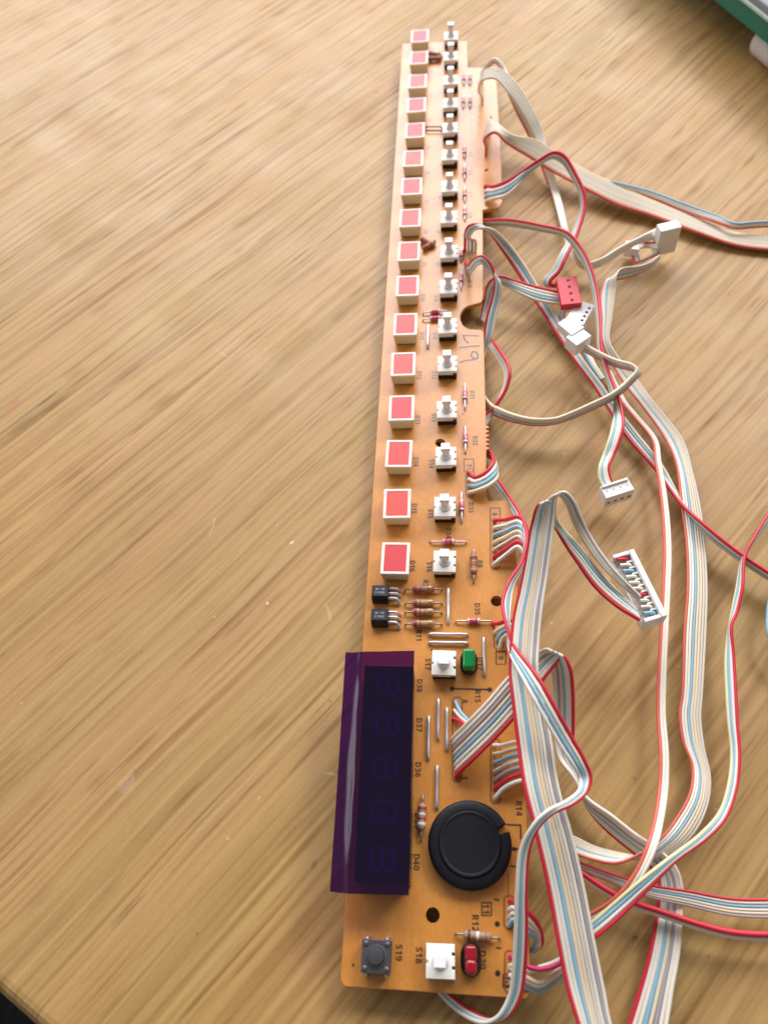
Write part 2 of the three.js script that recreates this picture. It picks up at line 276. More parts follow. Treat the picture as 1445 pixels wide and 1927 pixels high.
// push switches: black body, notched white cap, pale stem
const swAt = [[848.5, 67], [848.5, 105], [848, 150], [847.5, 193], [846.8, 240], [846.3, 291], [846, 350], [844.8, 408], [844.8, 473], [843.8, 539], [842, 613], [841.5, 684], [840.5, 770], [838.8, 858], [837, 953], [836.5, 1056], [835, 1247], [828.5, 1809]];
{
  const w = 3.15, d = 3.35;
  const pl = [[-w, -d], [w, -d], [w, -1.7], [w - 0.65, -1.7], [w - 0.65, -1.1], [w, -1.1], [w, 0.9], [w - 0.65, 0.9], [w - 0.65, 1.5], [w, 1.5], [w, d], [-w, d], [-w, 0.5], [-w + 0.5, 0.5], [-w + 0.5, -0.1], [-w, -0.1]];
  const s = new THREE.Shape(pl.map(([a, b]) => new THREE.Vector2(a * MM, -b * MM)));
  const plate = new THREE.ExtrudeGeometry(s, { depth: 0.8 * MM, bevelEnabled: true, bevelThickness: 0.12 * MM, bevelSize: 0.1 * MM, bevelOffset: -0.1 * MM, bevelSegments: 1 }).rotateX(-Math.PI / 2).translate(0, 3.18 * MM, 0);
  const skirt = rbox(5.0, 1.15, 6.5, 0.15).translate(-0.6 * MM, 2.68 * MM, 0.02 * MM).toNonIndexed();
  const cap = mergeGeometries([plate.index ? plate.toNonIndexed() : plate, skirt]);
  const body = rbox(6.1, 3.1, 6.36, 0.2).translate(0, 1.55 * MM, 0);
  const mkPost = (h) => {
    const boss = lathe([[1.75, 0], [1.75, 0.35], [1.55, 0.5], [1.25, 0.9], [1.1, 1.4]], 20).toNonIndexed();
    const st = rbox(2.0, h - 1.4, 1.9, 0.15).toNonIndexed().translate(0, (h - 1.4) / 2 * MM + 0.6 * MM, 0);
    const head = rbox(2.75, 1.5, 2.5, 0.22, 2).toNonIndexed().translate(0, (h - 0.75) * MM, 0);
    return mergeGeometries([boss, st, head]).translate(0, 4.1 * MM, 0);
  };
  const tall = mkPost(5.3), low = mkPost(2.6);
  swAt.forEach(([x, y], i) => {
    const p = L(at(x, y, HB + 4.1)); p.y = HB * MM;
    const o = mesh('push_switch', body, M.black, board, p); o.rotation.y = (rnd() - 0.5) * 0.05;
    mesh('cap', cap, M.cap, o); mesh('stem', i === 16 ? low : tall, M.post, o);
  });
}
// axial parts: diodes, resistors; wire links
const unit = new THREE.Vector3(1, 0, 0);
function axial(name, x1, y1, x2, y2, len, r, mat, bands, lift = 0.15, leadMat = M.steel, dumb = 0) {
  const a = L(at(x1, y1)), b = L(at(x2, y2)), mid = a.clone().add(b).multiplyScalar(0.5), dir = b.clone().sub(a), span = dir.length() / MM; dir.normalize();
  const q = new THREE.Quaternion().setFromUnitVectors(unit, dir);
  const h = len / 2, e = Math.min(0.5, r * 0.5);
  const prof = dumb ? [[0, -h - 0.5], [r * 0.35, -h - 0.4], [r * 0.75, -h], [r, -h + 0.5], [r, -h + 1.3], [r * 0.84, -h + 1.9], [r * 0.84, h - 1.9], [r, h - 1.3], [r, h - 0.5], [r * 0.75, h], [r * 0.35, h + 0.4], [0, h + 0.5]] : [[0, -h], [r - e, -h], [r, -h + e], [r, h - e], [r - e, h], [0, h]];
  const o = mesh(name, lathe(prof, 16).rotateZ(-Math.PI / 2), mat, board, mid.setY((HB + r + lift) * MM));
  o.quaternion.copy(q);
  const k = span / 2, lp = [V(-k, -r - lift - 0.4, 0), V(-k, -r * 0.5, 0), V(-k + 0.5, -0.05, 0), V(-h - 0.2, 0, 0), V(-h + 0.3, 0, 0)];
  const lead = mergeGeometries([tube(lp, 0.27, 4, 6), tube(lp.map((v) => new THREE.Vector3(-v.x, v.y, v.z)), 0.27, 4, 6)]);
  mesh('lead', lead, leadMat, o);
  for (const [t, w, m] of bands) { const rr = (dumb && Math.abs(t) < h - 1.6 ? r * 0.86 : r) + 0.025; mesh('band', lathe([[rr - 0.1, -w / 2], [rr, -w / 2 + 0.04], [rr, w / 2 - 0.04], [rr - 0.1, w / 2]], 16).rotateZ(-Math.PI / 2).translate(t * MM, 0, 0), m, o); }
  return o;
}
const diode = (x1, y1, x2, y2, end = 1) => axial('diode', x1, y1, x2, y2, 3.6, 0.78, M.glass, [[end * 1.3, 0.75, M.glassend], [-end * 1.45, 0.5, M.glassend], [end * 0.75, 0.3, M.bandblack]]);
for (const a of [[874.7, 723, 874.7, 771], [875.2, 804, 875.5, 853], [868, 928, 868.5, 983], [811, 1022, 877, 1022], [858, 1171, 925, 1171], [874, 352, 874.6, 383], [874.4, 388, 874.6, 417], [874, 310, 874, 341], [868.5, 468, 868, 494], [868, 508, 867.5, 546], [873.5, 275, 873.6, 300], [873, 139, 872.5, 162], [884, 139, 884, 162], [872, 181, 871.5, 205], [884, 181, 884, 205], [796, 592, 842, 588], [796, 604, 842, 601]]) diode(...a);
const res = (x1, y1, x2, y2, m, b, lab) => { const o = axial('resistor', x1, y1, x2, y2, 5.6, 1.05, m, b, 0.2, M.dullsteel, 1); if (lab) o.userData.label = lab; };
res(763, 1112, 831, 1112, M.resist, [[-2.1, 0.8, M.bred], [-0.9, 0.5, M.bviolet], [0.6, 0.5, M.resisttan], [1.9, 0.7, M.bgold]], 'resistor with reddish and gold bands');
res(763, 1138, 831, 1138, M.resisttan, [[-2.1, 0.8, M.bred], [-1.0, 0.5, M.bred], [0.1, 0.6, M.byel], [1.9, 0.7, M.bgold]], 'resistor with a yellow middle band');
res(763, 1155, 831, 1155, M.resisttan, [[-2.1, 0.8, M.bred], [-0.9, 0.5, M.bred], [0.5, 0.5, M.resist], [1.9, 0.7, M.bgold]], 'third of four resistors with red bands');
res(763, 1177, 831, 1177, M.resisttan, [[-2.1, 0.9, M.bred], [-0.9, 0.5, M.bred], [0.5, 0.5, M.byel], [1.9, 0.7, M.bgold]], 'lowest of four resistors');
res(891, 1036, 891, 1097, M.resist, [[-1.9, 0.7, M.bbrown], [-0.7, 0.5, M.bgold], [0.3, 0.5, M.bred], [1.9, 0.7, M.resisttan]], 'resistor lying along the board edge');
res(796, 1498, 792, 1581, M.resisttan, [[-1.9, 0.8, M.bred], [-0.6, 0.6, M.bwhite], [0.4, 0.6, M.bred], [1.6, 0.6, M.bwhite]], 'resistor with red and white bands');
res(858, 1757, 939, 1766, M.resisttan, [[-1.9, 0.7, M.bbrown], [0, 0.7, M.bwhite], [1.8, 0.6, M.resist]], 'resistor with a white middle band');
for (const [x, y, x2, y2] of [[803, 105, 832, 109], [804, 117, 831, 114], [792, 455, 817, 466], [797, 473, 818, 459]]) res(x, y, x2, y2, M.resist, [[-1.9, 0.7, M.bbrown], [-0.6, 0.5, M.bred], [1.8, 0.6, M.bgold]]);
function link(x1, y1, x2, y2, m = M.steel, r = 0.44) {
  const a = L(at(x1, y1)), b = L(at(x2, y2)), up = (p, h, t) => { const q = p.clone().lerp(t, 0.03); q.y = (HB + h) * MM; return q; };
  mesh('wire_link', tube([a.clone().setY((HB - 0.5) * MM), a.clone().setY((HB + 0.3) * MM), up(a, 0.75, b), a.clone().lerp(b, 0.5).setY((HB + 0.8) * MM), up(b, 0.75, a), b.clone().setY((HB + 0.3) * MM), b.clone().setY((HB - 0.5) * MM)], r, 5, 8), m, board);
}
for (const a of [[806, 613, 804.5, 655], [843.5, 1109, 843.3, 1173], [808, 1195, 879, 1196], [808, 1211, 879, 1212], [910, 1202, 911, 1271], [825, 1317, 824, 1391], [841, 1334, 840.5, 1410], [807, 1350, 805.5, 1428], [822.5, 1443, 821.5, 1521]]) link(...a);
link(801, 242, 831, 242, M.brownwire, 0.28); link(801, 249.5, 831, 249, M.brownwire, 0.28);

// two flat black transistors lying on the board
{
  const mk = (lines) => { const k = document.createElement('canvas'); k.width = 128; k.height = 128; const c = k.getContext('2d'); c.fillStyle = '#1d1e26'; c.fillRect(0, 0, 128, 128); c.fillStyle = '#b9bac4'; c.font = '34px sans-serif'; c.textAlign = 'center'; c.fillText(lines[0], 64, 52); c.fillText(lines[1], 62, 98); const t = new THREE.CanvasTexture(k); t.colorSpace = THREE.SRGBColorSpace; return t; };
  const t = mk(['M 1B', 'S180J']);
  [[715, 1112], [714, 1157]].forEach(([x, y]) => {
    const p = L(at(x, y, HB + 3.4)); p.y = HB * MM;
    const s = new THREE.Shape([[-2.3, 0.1], [2.3, 0.1], [2.3, 2.0], [1.5, 3.4], [-1.5, 3.4], [-2.3, 2.0]].map(([a, b]) => new THREE.Vector2(a * MM, b * MM)));
    const g = new THREE.ExtrudeGeometry(s, { depth: 4.4 * MM, bevelEnabled: true, bevelThickness: 0.1 * MM, bevelSize: 0.1 * MM, bevelSegments: 1 }).translate(0, 0, -2.2 * MM).rotateY(Math.PI / 2);
    const o = mesh('transistor', g, M.transistor, board, p);
    mesh('printed_face', new THREE.PlaneGeometry(4.3 * MM, 2.9 * MM).rotateX(-Math.PI / 2).translate(0, 3.52 * MM, 0), std('#ffffff', 0.5, { map: t }), o);
    for (const [k, e] of [[-1.5, 0.6], [0, 0.6], [1.5, 2.6]]) mesh('leg', tube([V(2.2, 1.6, k), V(3.4, 1.7, k), V(4.6, 1.5, k + 0.05 * e), V(5.3, 0.5, k + e * 0.4), V(5.4, -0.4, k + e * 0.45)], 0.46, 4, 6), M.steel, o);
  });
}
// green and red indicator lamps in black holders
for (const [x, y, m, rot] of [[882, 1240, M.green, 0], [886, 1806, M.red, 0]]) {
  const p = L(at(x, y, HB + 4.2)); p.y = HB * MM;
  const holder = new THREE.CapsuleGeometry(2.25 * MM, 2.3 * MM, 6, 20).rotateX(Math.PI / 2).scale(1, 0.75, 1).translate(0, 1.2 * MM, 0);
  const o = mesh('indicator_lamp', holder, M.black, board, p); o.userData.label = m === M.green ? 'green indicator lamp in a black holder' : 'red indicator lamp in a black holder';
  mesh('lamp_dome', m === M.green ? rbox(3.3, 3.6, 5.4, 0.8, 4).translate(0, 3.2 * MM, 0) : mergeGeometries([rbox(2.6, 3, 3.0, 0.7, 3).translate(0, 2.9 * MM, -1.2 * MM), rbox(2.6, 3.4, 3.0, 0.9, 3).translate(0, 3.1 * MM, 1.4 * MM)]), m, o);
}
// tact switch
{
  const p = L(at(707.5, 1800, HB + 3.4)); p.y = HB * MM;
  const o = mesh('tact_switch', rbox(6.3, 2.9, 6.3, 0.25).translate(0, 1.5 * MM, 0), M.black, board, p); o.userData.label = 'small square metal-topped push button with round dark knob';
  mesh('cover', rbox(6.5, 0.35, 6.5, 0.12).translate(0, 3.1 * MM, 0), M.tact, o);
  mesh('knob', lathe([[1.75, 0], [1.75, 1.0], [1.6, 1.2], [0, 1.25]], 28).translate(0, 3.28 * MM, 0), M.tactknob, o);
  mesh('collar', lathe([[2.3, 0], [2.3, 0.12], [1.8, 0.12]], 28).translate(0, 3.28 * MM, 0), M.darksteel, o);
  for (const a of [-1, 1]) for (const b of [-1, 1]) {
    mesh('rivet', new THREE.SphereGeometry(0.62 * MM, 12, 8).scale(1, 0.4, 1).translate(a * 2.4 * MM, 3.32 * MM, b * 2.4 * MM), M.darksteel, o);
    mesh('leg', tube([V(a * 2.2, 2.6, b * 3.2), V(a * 2.2, 2.3, b * 3.6), V(a * 2.2, 0.4, b * 3.75), V(a * 2.2, -0.6, b * 3.7)], 0.32, 4, 6), M.steel, o);
  }
}
// round black buzzer with a wedge cut out of its flange
{
  const p = L(at(883.5, 1588, HB + 3.3)); p.y = HB * MM;
  const gap = 0.2, a0 = Math.PI / 2 + 0.42;               // the cut faces right, a little towards the far end
  const o = mesh('buzzer', lathe([[6.0, 0.1], [9.35, 0.1], [9.75, 0.5], [9.75, 2.5], [9.5, 2.85], [8.9, 3.1], [7.7, 3.25], [7.4, 3.15], [6.0, 3.1]], 96, a0 + gap / 2, Math.PI * 2 - gap), M.buzzer, board, p);
  o.userData.label = 'round black buzzer with a notch in its flange';
  mesh('crown', lathe([[7.35, 0.2], [7.3, 3.4], [7.05, 3.62], [6.7, 3.62], [6.45, 3.5], [6.1, 3.48], [0, 3.48]], 72), M.buzzer, o);
  mesh('core', cyl(6.7, 6.7, 0.6, 40).translate(0, 0.4 * MM, 0), M.buzzer, o);
}
// digit displays in a row under the film
{
  const Wd = 12.6, a = at(731, 1252, HB + 8), b = at(718, 1662, HB + 8), n = 5, step = (b.z - a.z) / n / MM;
  for (let k = 0; k < n; k++) {
    const p = L(new THREE.Vector3(a.x + (b.x - a.x) * (k + 0.5) / n, 0, a.z + (k + 0.5) * step * MM)); p.y = HB * MM;
    const o = mesh('digit_display', rbox(Wd, 7.6, step - 0.15, 0.2).translate(0, 3.9 * MM, 0), M.display, board, p);
    const g = [];
    for (const [x, z, w, d] of [[-2.6, 0, 0.7, 4.2], [0, 0, 0.7, 4.2], [2.6, 0, 0.7, 4.2], [-1.3, -2.3, 1.9, 0.7], [1.3, -2.3, 1.9, 0.7], [-1.3, 2.3, 1.9, 0.7], [1.3, 2.3, 1.9, 0.7]]) g.push(rbox(w, 0.1, d, 0.04).translate(x * MM, 7.74 * MM, z * MM));
    mesh('segment', mergeGeometries(g), M.segment, o);
  }
}

// ---------------------------------------------------------------- purple film over the displays
{
  const hT = HB + 8.3, rows = 40, cols = 20, P = [], U = [], I = [];
  const quad = (x0, y0, x1, y1) => [at(x0, y0, hT), at(x1, y1, hT)];
  const r0 = quad(681, 1226.5, 779.5, 1224.5), r1 = quad(656, 1682, 769, 1685);       // fold line and right edge, far and near
  const l0 = at(650.5, 1228, HB + 7.1), l1 = at(621, 1678, HB + 6.9);                 // drooping left edge
  for (let j = 0; j <= rows; j++) {
    const t = j / rows, f = r0[0].clone().lerp(r1[0], t), e = r0[1].clone().lerp(r1[1], t), l = l0.clone().lerp(l1, t);
    l.y += 0.22 * MM * Math.sin(t * 7 + 1) + 0.07 * MM * Math.sin(t * 23);
    for (let i = 0; i <= cols; i++) {
      const s = i / cols, k = 0.3; let p;
      if (s < k) { p = l.clone().lerp(f, s / k); p.y = f.y + (l.y - f.y) * (1 - (s / k) ** 2); }
      else { p = f.clone().lerp(e, (s - k) / (1 - k)); p.y += 0.05 * MM * Math.sin(t * 31 + s * 7) + 0.06 * MM * Math.sin(s * 19 + t * 12); }
      P.push(p.x, p.y, p.z); U.push(s, 1 - t);
    }
  }
  for (let j = 0; j < rows; j++) for (let i = 0; i < cols; i++) { const a = j * (cols + 1) + i, d = a + cols + 1; I.push(a, d, a + 1, a + 1, d, d + 1); }
  const base = at(700, 1450, 0); for (let i = 0; i < P.length; i += 3) { P[i] -= base.x; P[i + 2] -= base.z; }
  const g = new THREE.BufferGeometry(); g.setAttribute('position', new THREE.Float32BufferAttribute(P, 3)); g.setAttribute('uv', new THREE.Float32BufferAttribute(U, 2)); g.setIndex(I); g.computeVertexNormals();
  const n = 512, cv = document.createElement('canvas'); cv.width = 256; cv.height = 1024; const c = cv.getContext('2d'); c.fillStyle = '#6226a4'; c.fillRect(0, 0, 256, 1024);
  c.strokeStyle = 'rgba(190,170,210,0.5)';
  for (let i = 0; i < 60; i++) { const x = 80 + rnd() * 170, y = 240 + rnd() * 770, a = (rnd() - 0.5) * 0.7, l = 4 + rnd() * 26; c.globalAlpha = 0.25 + rnd() * 0.6; c.lineWidth = 0.8 + rnd() * 1.2; c.beginPath(); c.moveTo(x, y); c.lineTo(x + Math.cos(a) * l, y + Math.sin(a) * l); c.stroke(); }
  for (const [x, y, w, h] of [[120, 250, 34, 30], [130, 248, 24, 40], [120, 880, 14, 60], [130, 940, 60, 14], [140, 900, 40, 8], [96, 960, 80, 18]]) { c.globalAlpha = 0.45; c.lineWidth = 1.3; c.beginPath(); c.moveTo(x, y); c.quadraticCurveTo(x + w * 0.3, y + h, x + w, y + h * 0.8); c.stroke(); }
  const t = new THREE.CanvasTexture(cv); t.colorSpace = THREE.SRGBColorSpace;
  const f = thing('filter_film', 'glossy dark purple plastic film lying over the digit displays', 'plastic film', base);
  mesh('sheet', g, phys('#ffffff', 0.13, { map: t, transmission: 0.968, thickness: 0, side: THREE.DoubleSide, specularIntensity: 1 }), f);
}

// ---------------------------------------------------------------- ribbon cables
// a run: colours of its wires from edge A to edge B; sections [ax, ay, ah, bx, by, bh], photo places and heights (mm above the table) of both edges; pads: where the wires enter the board
function run(o, { cols, s, pads, tail, r }) {
  const n = cols.length, secs = s.map(([ax, ay, ah, bx, by, bh]) => [at(ax, ay, ah), at(bx, by, bh)]);
  const w = secs.reduce((k, [a, b]) => k + a.distanceTo(b), 0) / secs.length / n / MM;
  const rad = r ?? Math.min(0.7, w * 0.6);
  for (let k = 0; k < n; k++) {
    const t = (k + 0.5) / n, u = n > 1 ? k / (n - 1) : 0.5, pts = secs.map(([a, b]) => a.clone().lerp(b, t));
    const pin = (pd) => { const p = at(pd[0] + (pd[2] - pd[0]) * u, pd[1] + (pd[3] - pd[1]) * u); return [p.clone().setY((HB - 0.6) * MM), p.clone().setY((HB + (pd[4] ?? 1.2)) * MM)]; };
    if (pads) pts.unshift(...pin(pads));
    if (tail) pts.push(...pin(tail).reverse());
    for (const p of pts) p.y = Math.max(p.y, rad * MM);
    mesh('wire', tube(pts, rad, 8, 7).translate(-o.position.x, 0, -o.position.z), M['wire_' + cols[k]], o);
  }
}
const CG = 'ribbon cables soldered to the circuit board';
function cable(label, runs, baseAt, category = 'ribbon cable') {
  const r0 = runs[0].s[0], p = at(...(baseAt ?? [r0[0], r0[1]]), 0), o = thing('ribbon_cable', label, category, p);
  for (const r of runs) run(o, r);
  return o;
}
// a connector housing laid into a frame given by three corners of its top face (photo places at height h)
function connector(o, tl, tr, bl, h, deep, mat, holes, opt = {}) {
  const a = at(...tl, h), b = at(...tr, opt.hr ?? h), c = at(...bl, opt.hb ?? h), u = b.clone().sub(a), w = u.length(); u.normalize();
  const v = c.clone().sub(a); v.addScaledVector(u, -v.dot(u)); const l = v.length(); v.normalize();
  const nrm = new THREE.Vector3().crossVectors(v, u); if (nrm.y < 0) nrm.negate();
  const cen = a.clone().addScaledVector(u, w / 2).addScaledVector(v, l / 2).addScaledVector(nrm, -deep * MM / 2).sub(o.position);
  const q = new THREE.Quaternion().setFromRotationMatrix(new THREE.Matrix4().makeBasis(u, nrm, new THREE.Vector3().crossVectors(u, nrm)));
  const W = w / MM, Ln = l / MM, sgn = new THREE.Vector3().crossVectors(u, nrm).dot(v) > 0 ? 1 : -1;
  const m = mesh('connector', rbox(W, deep, Ln, 0.25), mat, o, cen); m.quaternion.copy(q);
  if (opt.ridge) mesh('ridge', rbox(W * 0.5, 0.7, Ln * 0.08, 0.1).translate(0, (deep / 2 + 0.3) * MM, -sgn * Ln * 0.42 * MM), mat, m);
  for (const [fx, fz, sx, sz] of holes) mesh('contact_hole', rbox(sx, 0.06, sz, 0.02).translate((fx - 0.5) * W * MM, (deep / 2 + 0.02) * MM, sgn * (fz - 0.5) * Ln * MM), M.hole, m);
  return { m, W, Ln, deep, sgn };
}
// far loops
const c1 = cable('pale ribbon cable arching from the far tab of the board and down across the table', [
  { cols: 'wwwww', pads: [907, 197, 905, 176, 3], s: [[900, 172, 18, 903, 152, 22], [908, 152, 26, 913, 131, 27], [930, 149, 27, 940, 129, 26], [957, 177, 24, 975, 160, 22], [983, 215, 18, 1003, 208, 16], [1004, 255, 11, 1022, 252, 10], [1018, 300, 6, 1032, 298, 6], [1034, 345, 2, 1046, 345, 2], [1048, 395, 2, 1059, 394, 2], [1061, 445, 3, 1070, 440, 4], [1078, 488, 3, 1085, 477, 6], [1102, 507, 4, 1103, 494, 8], [1130, 500, 5, 1129, 487, 9], [1165, 478, 6, 1163, 467, 10], [1200, 458, 8, 1196, 450, 11], [1239, 447, 9, 1238, 428, 11]] },
  { cols: 'kgg', pads: [906, 172, 906, 162, 3], s: [[913, 135, 18, 910, 130, 20], [931, 117, 24, 931, 110, 26], [947, 137, 23, 951, 131, 25], [957, 176, 20, 960, 166, 23], [973, 214, 15, 982, 206, 18], [991, 250, 8, 1003, 245, 12], [1012, 296, 4, 1022, 294, 6], [1030, 345, 1.5, 1040, 345, 1.5]] }], [920, 200]);
connector(c1, [1235, 422], [1274, 413], [1239, 437], 15, 11, M.conn, []);
run(c1, { cols: 'wwr', s: [[1196, 470, 5, 1200, 456, 6], [1215, 466, 7, 1217, 456, 8], [1239, 470, 8, 1239, 455, 9]] });
run(c1, { cols: 'kcb', s: [[1188, 478, 3, 1204, 478, 3], [1190, 494, 2, 1208, 492, 3], [1214, 488, 4, 1222, 484, 5], [1238, 478, 7, 1239, 472, 8]] });
connector(c1, [1178, 452], [1206, 456], [1175, 466], 6, 4, M.conn, []);

cable('broad grey-beige ribbon cable with red lower edge running to the upper right edge', [
  { cols: 'kgcgcggcc', pads: [914, 294, 922, 240, 4], s: [[912, 262, 18, 921, 224, 18], [930, 250, 20, 936, 234, 20], [954, 270, 17, 963, 254, 19], [998, 298, 11, 1007, 263, 13], [1042, 325, 7, 1050, 290, 8], [1103, 357, 5, 1103, 321, 6], [1164, 387, 4, 1164, 349, 4], [1224, 406, 3, 1224, 376, 3], [1305, 436, 3, 1305, 409, 2.5], [1386, 463, 2, 1382, 438, 2], [1480, 474, 2, 1480, 447, 2]] }], [925, 280]);
cable('narrow blue-grey ribbon cable lying along the far side of the broad beige one', [
  { cols: 'kwwb', s: [[1090, 340, 2, 1090, 325, 2], [1150, 352, 3, 1150, 340, 5], [1220, 372, 3, 1222, 358, 5], [1292, 402, 3, 1293, 384, 5], [1350, 421, 4, 1352, 406, 5], [1384, 431, 4, 1384, 419, 6], [1415, 429, 4, 1415, 417, 6], [1480, 425, 4, 1480, 414, 6]] }]);

const c3 = cable('four-wire ribbon cable that humps up from the board and drops into the red connector', [
  { cols: 'rwbc', pads: [913, 353, 915, 381, 0.6], s: [[930, 347, 10, 928, 378, 9], [961, 333, 15, 955, 370, 12], [1014, 300, 21, 1004, 318, 17], [1043, 285, 23, 1037, 298, 18], [1062, 292, 22, 1055, 304, 17], [1083, 325, 19, 1076, 333, 15], [1099, 361, 16, 1092, 369, 12], [1101, 385, 14, 1093, 394, 10], [1087, 438, 11, 1078, 436, 8], [1069, 477, 10, 1055, 477, 7], [1052, 512, 9, 1036, 512, 7], [1038, 527, 8, 1022, 527, 6], [1036, 535, 7, 1026, 536, 5], [1052, 537, 6, 1052, 540, 5]] }], [930, 362]);

// long cable under the tangle to the right edge
cable('long four-wire ribbon cable arching off the board under the tangle to the right edge', [
  { cols: 'rwbc', pads: [875, 473, 894, 474, 5], s: [[874, 440, 15, 884, 447, 15], [881, 424, 19, 893, 434, 18], [900, 422, 20, 905, 430, 20], [922, 440, 15, 926, 431, 20], [945, 474, 11, 953, 452, 15], [966, 506, 8, 985, 493, 10], [1008, 571, 4, 1033, 572, 5], [1048, 632, 3, 1066, 626, 4], [1081, 679, 3, 1100, 681, 4], [1115, 725, 3, 1136, 730, 4], [1145, 772, 3, 1166, 774, 4], [1176, 821, 3, 1196, 812, 4], [1232, 885, 3, 1246, 876, 4], [1279, 946, 5, 1280, 941, 3], [1324, 985, 8, 1321, 1000, 4], [1394, 1041, 8, 1390, 1055, 4], [1490, 1104, 8, 1490, 1119, 4]] }], [890, 470]);

cable('four-wire ribbon cable in a tight arch beside the round notch, tucked under the board', [
  { cols: 'rwbc', pads: [876, 506, 883, 525, 3], s: [[880, 498, 14, 887, 514, 13], [893, 485, 19, 897, 501, 18], [908, 480, 21, 907, 497, 19], [922, 494, 20, 918, 508, 17], [930, 526, 16, 942, 535, 16], [925, 558, 12, 941, 565, 12], [914, 596, 8, 934, 596, 9], [910, 624, 5, 927, 630, 6], [908, 648, 3, 919, 654, 3], [902, 668, 1.5, 910, 676, 1.5]] }], [895, 520]);
cable('red-edged ribbon cable looping out from under the board below the handwriting', [
  { cols: 'rggw', s: [[905, 630, 2, 905, 640, 1.5], [924, 639, 4, 919, 653, 3], [941, 658, 8, 936, 676, 4], [957, 684, 10, 948, 699, 5], [960, 703, 10, 950, 712, 5], [953, 731, 8, 946, 734, 4], [939, 754, 6, 937, 757, 3], [914, 780, 3, 916, 798, 2], [895, 795, 1.5, 900, 815, 1.5]] }], [930, 700]);
const c6 = cable('ribbon cable bowing right from the board, bent sharply back to a white connector', [
  { cols: 'cwbgk', s: [[905, 735, 1.5, 905, 760, 1.5], [922, 759, 4, 922, 776, 2], [940, 769, 6, 938, 785, 3], [971, 781, 9, 971, 795, 5], [1004, 788, 11, 1004, 800, 6], [1044, 787, 12, 1044, 797, 7], [1075, 776, 13, 1077, 786, 8], [1108, 761, 14, 1112, 771, 9], [1149, 741, 15, 1154, 751, 10], [1180, 716, 15, 1186, 723, 11], [1197, 696, 16, 1203, 701, 11], [1189, 686, 16, 1187, 696, 11], [1162, 678, 15, 1158, 689, 10], [1138, 668, 14, 1134, 679, 9], [1113, 655, 13, 1109, 666, 9], [1088, 640, 12, 1082, 650, 8]] }], [930, 775]);
connector(c6, [1048, 608], [1072, 593], [1066, 637], 15, 3.2, M.conn, []);
connector(c6, [1064, 634], [1092, 615], [1077, 656], 14.6, 5, M.conn, []);

const c7 = cable('flat red-white-blue ribbon cable rising from under the board into the red connector', [
  { cols: 'rwwbc', s: [[905, 600, 1.5, 910, 606, 1.5], [911, 562, 5, 921, 570, 4], [919, 530, 11, 929, 545, 8], [933, 520, 12, 938, 536, 9], [945, 519, 12, 945, 536, 9], [971, 527, 11, 974, 551, 9], [1004, 536, 10, 1009, 567, 9], [1030, 542, 9, 1028, 571, 8], [1052, 548, 8, 1052, 574, 7]] }], [930, 560]);
const rc = connector(c7, [1046, 522], [1084, 518.5], [1042, 575], 11, 2.8, M.connred, [[0.55, 0.14, 0.9, 1.0], [0.55, 0.38, 0.9, 1.0], [0.55, 0.62, 0.9, 1.0], [0.55, 0.86, 0.9, 1.0]]);
rc.m.userData.label = 'red four-way connector';

const c8 = cable('short pale cable with a four-hole white connector lying beside the red connector', [
  { cols: 'bcw', s: [[1105, 575, 6, 1098, 600, 6], [1080, 566, 6, 1078, 590, 6], [1064, 570, 4, 1062, 588, 4], [1052, 592, 3, 1060, 604, 3], [1066, 630, 2, 1074, 632, 2], [1092, 652, 3, 1100, 650, 3], [1112, 690, 3, 1120, 688, 3], [1128, 716, 2, 1136, 712, 2]] }], [1095, 600]);
connector(c8, [1086, 563], [1120, 574], [1071, 603], 9, 4.5, M.conn, [[0.8, 0.22, 0.9, 0.9], [0.8, 0.42, 0.9, 0.9], [0.8, 0.62, 0.9, 0.9], [0.8, 0.82, 0.9, 0.9]]);

const c4 = cable('red-edged ribbon cable running right then down to the loose four-way white connector', [
  { cols: 'rwwby', s: [[890, 414, 2, 890, 424, 1.5], [912, 413, 6, 912, 424, 3], [961, 412, 13, 961, 426, 8], [1021, 423, 17, 1021, 436, 12], [1065, 435, 19, 1061, 446, 14], [1088, 457, 18, 1080, 467, 14], [1108, 491, 17, 1100, 501, 12], [1124, 546, 15, 1116, 553, 10], [1130, 608, 14, 1124, 611, 9], [1132, 655, 13, 1126, 657, 9], [1145, 699, 12, 1138, 702, 8], [1159, 732, 12, 1148, 738, 8], [1170, 769, 12, 1155, 772, 9], [1174, 803, 12, 1150, 803, 11], [1166, 832, 11, 1143, 830, 11], [1156, 856, 10, 1134, 856, 10], [1146, 878, 10, 1126, 881, 10], [1150, 900, 9, 1127, 905, 9], [1158, 918, 8, 1140, 922, 8]] }], [920, 420]);
const wc = connector(c4, [1128, 916], [1181, 899], [1145, 937], 11, 5.2, M.conn, [], { hb: 11 });
for (let k = 0; k < 4; k++) { mesh('contact_hole', rbox(0.9, 0.7, 0.08, 0.02).translate((-0.36 + k * 0.24) * wc.W * MM, -0.4 * MM, wc.sgn * (wc.Ln / 2 + 0.02) * MM), M.hole, wc.m); mesh('contact_hole', rbox(0.7, 0.06, 0.5, 0.02).translate((-0.36 + k * 0.24) * wc.W * MM, (wc.deep / 2 + 0.02) * MM, 0), std('#b9b9bc', 0.6), wc.m); }
mesh('ridge', rbox(wc.W * 0.92, 0.8, 0.7, 0.12).translate(0, (wc.deep / 2 + 0.3) * MM, -wc.sgn * (wc.Ln / 2 - 0.5) * MM), M.conn, wc.m);

